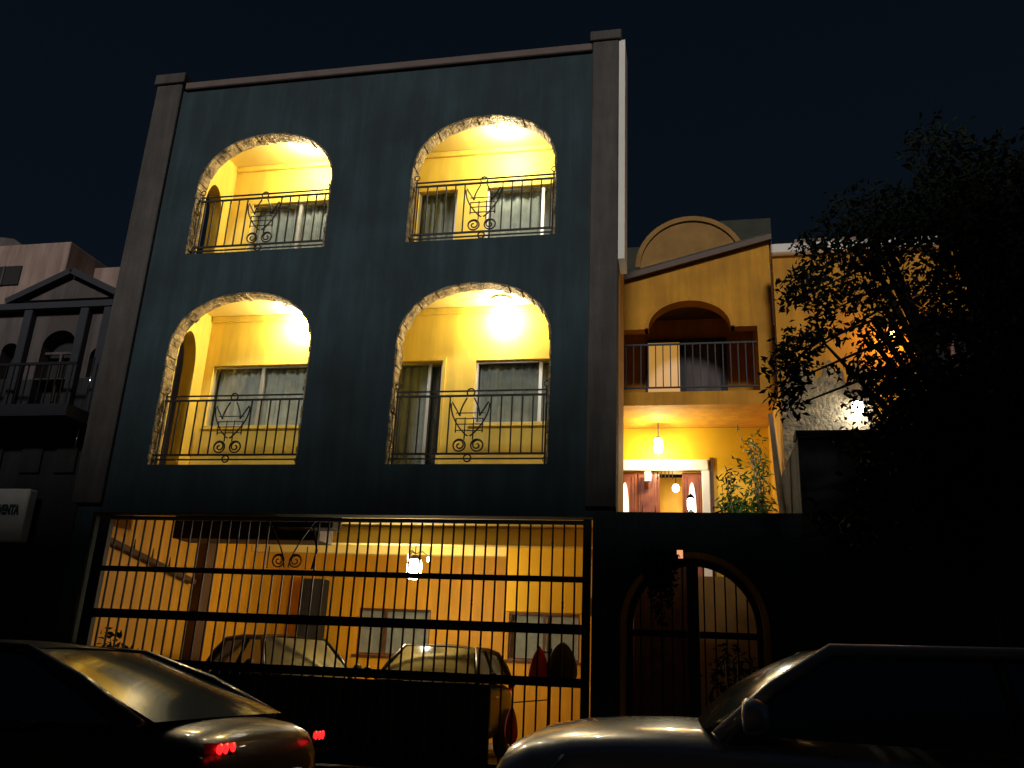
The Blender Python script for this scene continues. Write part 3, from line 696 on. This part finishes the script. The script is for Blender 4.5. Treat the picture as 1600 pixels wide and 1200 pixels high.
for x0 in (-10.6, -9.9, -9.3): MB().box(x0, x0+.35, .06, .096, 3.9, 4.55).build('stone_panel', M['darkwall'], Lh)
MB().box(-10.9, -9.0, .02, .096, 2.60, 2.72).build('lintel', M['navy'], Lh)
# sale board
e = empty('sale_sign', (-9.68, -.10, 3.22), 0, 'white boxy sale board with dark lettering fixed to the dark house at the left edge', 'sign')
MB().box(-.42, .29, -.10, .08, -.38, .38).build('board', M['signw'], e, bevel=.02)
cu = bpy.data.curves.new('lettering', 'FONT'); cu.body = 'VENTA'; cu.size = .19; cu.offset = .012; cu.extrude = .004; cu.align_x = 'CENTER'; cu.align_y = 'CENTER'
to = bpy.data.objects.new('tmp', cu); COL.objects.link(to); dg = bpy.context.evaluated_depsgraph_get(); me = bpy.data.meshes.new_from_object(to.evaluated_get(dg)); bpy.data.objects.remove(to)
me.materials.clear(); lt = link('lettering', me, M['ink'], e); lt.rotation_euler = (R(90), 0, 0); lt.location = (.015, -.106, .06); lt.scale = (.56, 1, 1)
top(MB().tube([(-8.86, -.12, 4.0), (-8.86, -.12, 4.62)], .009, 8).tube([(-8.84, -.12, 4.75), (-8.84, -.12, 5.66)], .009, 8).tube([(-8.86, -.12, 4.62), (-8.84, -.12, 4.75)], .009, 8).build('conduit_pipe', M['chrome'], None, True),
    'thin bright metal conduit running up the left edge of the tall house', 'pipe')
# far pink building and grey volume above
F = empty('pink_building', (0, 0, 0), 0, 'pinkish plain building rising behind the pediment house', 'building')
MB().box(-22, -15.2, 6.0, 12, 0, 11.25).build('main_block', M['pink'], F, bevel=.02)
MB().box(-15.2, -13.0, 7.0, 12, 0, 11.0).build('side_block', M['pink'], F, bevel=.02)
MB().box(-13.75, -13.2, 6.7, 7.0, 9.9, 10.95).build('chimney', M['pink'], F, bevel=.02)
fw = MB().box(-17.4, -16.45, 5.96, 5.997, 10.1, 10.62).build('window', M['darkroom'], F); MB().box(-16.95, -16.91, 5.93, 5.957, 10.1, 10.62).build('frame', M['greyp'], fw)
# grey sloped building on the hill behind
q = [(-26, 9.0), (-26, 14.6), (-19.4, 13.5), (-17.2, 11.9), (-15.5, 10.4), (-15.5, 9.0)]
g2 = wall_mb([(a-1.0, b) for a, b in q], [], 9.5, 14.0).build('hillside_building', M['greyp'], None)
top(g2, 'dim grey building with a stepped sloping roofline above the pink one at the far left', 'building')

# ------------------------------------------------------------------ unseen block across the street (behind the viewer), height set for its shade
e = empty('opposite_shade_block', (0, 0, 0), 0, 'unseen plain block added across the street, raised to shade the lower walls', 'house')
MB().box(-40, 30, -29, -19.0, 0, 15.8).build('walls', M['greyp'], e)
for k in range(6): MB().box(-5+k*6, -3+k*6, -19.0, -18.97, 4.5, 6.2).box(-5+k*6, -3+k*6, -19.0, -18.97, 8.5, 10.2).build('window', M['darkroom'], e)

# ------------------------------------------------------------------ cars
def car(name, label, loc, rz, paint, kind='sedan', sc=(1, 1, 1)):
    e = empty(name, loc, rz, label, 'car'); e.scale = sc
    if kind == 'sedan':
        st = [(-2.12, .45, .62, .62), (-2.08, .32, .90, .76), (-1.95, .26, .97, .82), (-1.55, .24, 1.00, .86), (-1.0, .22, .98, .88), (0, .20, .95, .89), (.9, .22, .95, .88), (1.3, .24, .92, .86), (1.8, .26, .83, .82), (2.12, .30, .70, .74), (2.22, .40, .55, .60)]
        ws = (1.10, .98, .45, 1.36); rw = (-1.74, 1.01, -.72, 1.37); belt = .96; roofz = 1.42; ri = .60; bi = .82
    elif kind == 'suv':
        st = [(-2.10, .50, .70, .66), (-2.06, .36, 1.05, .80), (-1.9, .30, 1.10, .86), (-1.2, .26, 1.10, .90), (0, .24, 1.10, .91), (.85, .26, 1.13, .90), (1.15, .28, 1.14, .88), (1.7, .30, 1.11, .86), (2.04, .34, 1.03, .80), (2.13, .42, .76, .68)]
        ws = (1.02, 1.15, .45, 1.53); rw = (-2.0, 1.12, -1.72, 1.52); belt = 1.10; roofz = 1.575; ri = .64; bi = .84
    else:
        st = [(-1.85, .45, .65, .60), (-1.82, .30, .95, .74), (-1.6, .26, 1.0, .79), (-.8, .22, .99, .82), (0, .20, .98, .82), (.75, .22, .98, .81), (1.2, .25, .96, .79), (1.6, .28, .86, .75), (1.85, .34, .70, .66), (1.92, .42, .55, .5)]
        ws = (.95, 1.0, .28, 1.44); rw = (-1.72, 1.0, -1.30, 1.42); belt = .98; roofz = 1.52; ri = .56; bi = .75
    # body loft
    V = []; n = 0
    for x, zb, zs, hw_ in st:
        half = [(0, zb), (hw_*.8, zb), (hw_*.97, zb+.12), (hw_, (zb+zs)/2), (hw_*.985, zs-.14), (hw_*.94, zs-.05), (hw_*.80, zs), (hw_*.4, zs+.025), (0, zs+.03)]
        ring_ = half + [(-a, b) for a, b in half[-2:0:-1]]; n = len(ring_)
        V += [(x, a, b) for a, b in ring_]
    Fc = [(i*n+k, i*n+(k+1) % n, (i+1)*n+(k+1) % n, (i+1)*n+k) for i in range(len(st)-1) for k in range(n)] + [tuple(range(n)), tuple((len(st)-1)*n+k for k in range(n))]
    b = MB().add(V, Fc).build('body', paint, e, True)
    md = b.modifiers.new('sub', 'SUBSURF'); md.levels = md.render_levels = 1
    xb, zb_, xt, zt = ws; yb, zyb, yt, zyt = rw
    # roof
    MB().patch((xt-.02, -ri, zt), (xt-.02, ri, zt), (yt+.02, ri, zyt), (yt+.02, -ri, zyt), 10, 10, (0, 0, roofz-zt)).build('roof', paint, e, True)
    # glass
    MB().patch((xb, -bi+.02, zb_), (xb, bi-.02, zb_), (xt, ri-.03, zt), (xt, -ri+.03, zt), 10, 6, (.10, 0, .02)).build('windscreen', M['carglass'], e, True)
    MB().patch((yb, -bi+.02, zyb), (yb, bi-.02, zyb), (yt, ri-.03, zyt), (yt, -ri+.03, zyt), 10, 6, (-.08, 0, .02)).build('rear_window', M['carglass'], e, True)
    for s_ in (-1, 1):
        a = Vector((xb-.05, s_*(bi+.01), zb_-.02)); d = Vector((xt-.03, s_*(ri+.01), zt-.01)); c = Vector((yt+.03, s_*(ri+.01), zyt-.01)); f = Vector((yb+.08, s_*(bi+.01), zyb-.02))
        MB().patch(a, f, c, d, 8, 5, (0, s_*.02, 0)).build('side_window', M['carglass'], e, True)
        MB().tube([a+Vector((0, 0, -.02)), a.lerp(d, .5)+Vector((.015, s_*.012, .02)), d+Vector((0, 0, .005)), d.lerp(c, .5)+Vector((0, s_*.01, .03)), c+Vector((0, 0, .005)), c.lerp(f, .5)+Vector((-.01, s_*.012, .02)), f+Vector((0, 0, -.02))], [.04, .035, .034, .03, .035, .05, .06], 8).build('pillar', paint, e, True)
        mid = a.lerp(f, .45); mt = d.lerp(c, .35); MB().tube([mid+Vector((0, s_*.022, 0)), mt+Vector((0, s_*.02, -.01))], .028, 6).build('pillar', M['paint_black'], e, True)
        # mirror
        mm = MB().tube([(xb-.18, s_*(bi+.04), zb_+.0), (xb-.18, s_*(bi+.14), zb_+.04)], .018, 6).lathe([(.001, -.07), (.05, -.065), (.075, -.02), (.078, .03), (.06, .045), (.001, .05)], (xb-.20, s_*(bi+.20), zb_+.07), 14, 'x'); mm.build('mirror', paint, e, True)
        # handle, lamps
        MB().box(-.30, -.12, s_*st[4][3]-.012, s_*st[4][3]+.012, belt-.17, belt-.145).build('door_handle', M['chrome'], e, bevel=.005)
        xr = st[1][0]
        MB().patch((xr-.045, s_*.52, belt-.115), (xr+.03, s_*st[1][3]*1.01, belt-.095), (xr+.05, s_*st[1][3]*1.0, belt-.045), (xr-.015, s_*.58, belt-.04), 6, 4, (-.03, s_*.03, 0)).build('tail_light', M['redlens'], e, True)
        if kind == 'sedan':
            for q in (.58, .65, .71): MB().lathe([(.001, .014), (.022, .010), (.030, -.004), (.001, -.014)], (xr-.032+.05*(q-.6), s_*q, belt-.072), 12, 'x').build('lamp_bulb', M['tail'], e, True)
        xf = st[-3][0]; hwf = st[-3][3]
        MB().patch((xf+.34, s_*.34, .62 if kind != 'suv' else .82), (xf+.10, s_*hwf*.98, .64 if kind != 'suv' else .86), (xf-.02, s_*hwf*.97, .80 if kind != 'suv' else 1.0), (xf+.24, s_*.36, .76 if kind != 'suv' else .96), 6, 4, (.05, s_*.03, .02)).build('headlight', M['clearlens'], e, True)
    for x in (st[0][0]+.85, st[-1][0]-.85):
        for s_ in (-1, 1):
            hw_ = .86 if kind != 'hatch' else .80
            wh = MB().lathe([(.20, -.11), (.30, -.11), (.325, -.07), (.325, .07), (.30, .11), (.20, .11), (.20, -.11)], (x, s_*(hw_-.02), .325), 28, 'y').build('wheel', M['rubber'], e, True)
            rm = MB().lathe([(.001, s_*.07), (.05, s_*.085), (.06, s_*.06), (.17, s_*.05), (.20, s_*.10)], (x, s_*(hw_-.02), .325), 20, 'y').build('rim', M['chrome'], wh, True)
    MB().box(st[-1][0]-.03, st[-1][0]+.03, -.42, .42, .42, .60).build('grille', M['irong'], e, bevel=.01)
    MB().box(st[0][0]-.06, st[0][0]-.02, -.26, .26, .60, .72).build('number_plate', M['signw'], e, bevel=.005)
    return e
car('parked_sedan', 'dark sedan cut off at the lower left, its rear window reflecting the lit house', (-4.66, -5.55, 0), math.pi, M['paint_dark'])
car('parked_suv', 'grey sport utility car at the lower right with its bonnet pointing left', (1.08, -5.75, 0), math.pi, M['paint_silver'], 'suv')
car('garaged_hatchback', 'small dark car facing out behind the middle of the garage gate', (-3.75, 2.55, .1), -math.pi/2, M['paint_mid'], 'hatch', (1, 1, 1.1))
car('garaged_hatchback', 'black car standing at an angle in the left half of the garage', (-6.35, 2.5, .1), R(-40), M['paint_black'], 'hatch', (.95, .95, 1.13))

# coat rack with red jacket and bag in the right corner of the garage
e = empty('coat_rack', (-1.85, 1.0, .1), 0, 'thin dark stand holding a red jacket at the right end of the garage', 'coat rack')
MB().tube([(0, 0, 0), (0, 0, 1.60)], .018, 8).tube([(-.2, 0, 0), (.2, 0, 0)], .02, 6).tube([(0, -.2, 0), (0, .2, 0)], .02, 6).build('pole', M['irong'], e)
for s_ in (-1, 1): MB().tube([(0, 0, 1.54), (s_*.13, 0, 1.56), (s_*.16, 0, 1.62)], .011, 6).build('hook', M['irong'], e)
def sack(c, rx, ry, h, seed, fold=.1):
    rnd = random.Random(seed); V = []; n = 28; K = 12
    for j in range(K+1):
        u = j/K; w_ = math.sin(math.pi*min(1, u*1.25+.02)*.5)**.6*(1-.35*max(0, u-.8)/.2)
        for k in range(n):
            t = 2*math.pi*k/n; f_ = 1+fold*math.sin(5*t+seed+u*2)+fold*.5*math.sin(11*t+u*3)
            V.append((c[0]+rx*w_*f_*math.cos(t), c[1]+ry*w_*f_*math.sin(t), c[2]-h*u))
    Fc = [(j*n+k, j*n+(k+1) % n, (j+1)*n+(k+1) % n, (j+1)*n+k) for j in range(K) for k in range(n)] + [tuple(range(n)), tuple(K*n+k for k in range(n))]
    return MB().add(V, Fc)
top(sack((-1.99, .93, 1.70), .12, .09, .48, 2, .12).build('hanging_jacket', M['redcloth'], None, True), 'bright red jacket hanging behind the right end of the garage gate', 'jacket')
top(sack((-1.68, .93, 1.78), .21, .13, .52, 3, .05).build('hanging_bag', M['blackcloth'], None, True), 'black bag hanging right beside the red jacket behind the garage gate', 'bag')
top(sack((-2.30, .75, .95), .08, .07, .45, 5, .15).build('hanging_cloth', M['redcloth'], None, True), 'small red cloth low behind the gate, left of the hanging bag', 'cloth')
top(MB().tube([(-2.30, .75, .945), (-2.30, .75, 1.0), (-1.87, .98, 1.05)], .008, 6).build('cord', M['irong'], None), 'thin dark cord from which the small red cloth hangs', 'cord')
# plants at the left end of the garage
e = empty('potted_plant', (-7.95, .75, .1), 0, 'leafy potted plant just behind the left end of the garage gate', 'plant')
MB().lathe([(.001, 0), (.16, 0), (.22, .42), (.24, .45), (.20, .45), (.001, .42)]).build('pot', M['terracotta'], e, True)
m = MB()
tp = [(random.uniform(-.3, .3), random.uniform(-.25, .25), random.uniform(1.0, 1.7)) for _ in range(9)]
for t_ in tp: m.tube([(0, 0, .42), (t_[0]*.4, t_[1]*.4, t_[2]*.6), t_], [.014, .010, .004], 6)
m.build('stems', M['bark'], e, True)
leaves(420, lambda r: (lambda t_, u: Vector((t_[0]*u+r.gauss(0, .06), t_[1]*u+r.gauss(0, .06), .42+(t_[2]-.42)*u)))(r.choice(tp), r.uniform(.35, 1.05)), .15, 9, .4).build('foliage', M['leaf'], e)
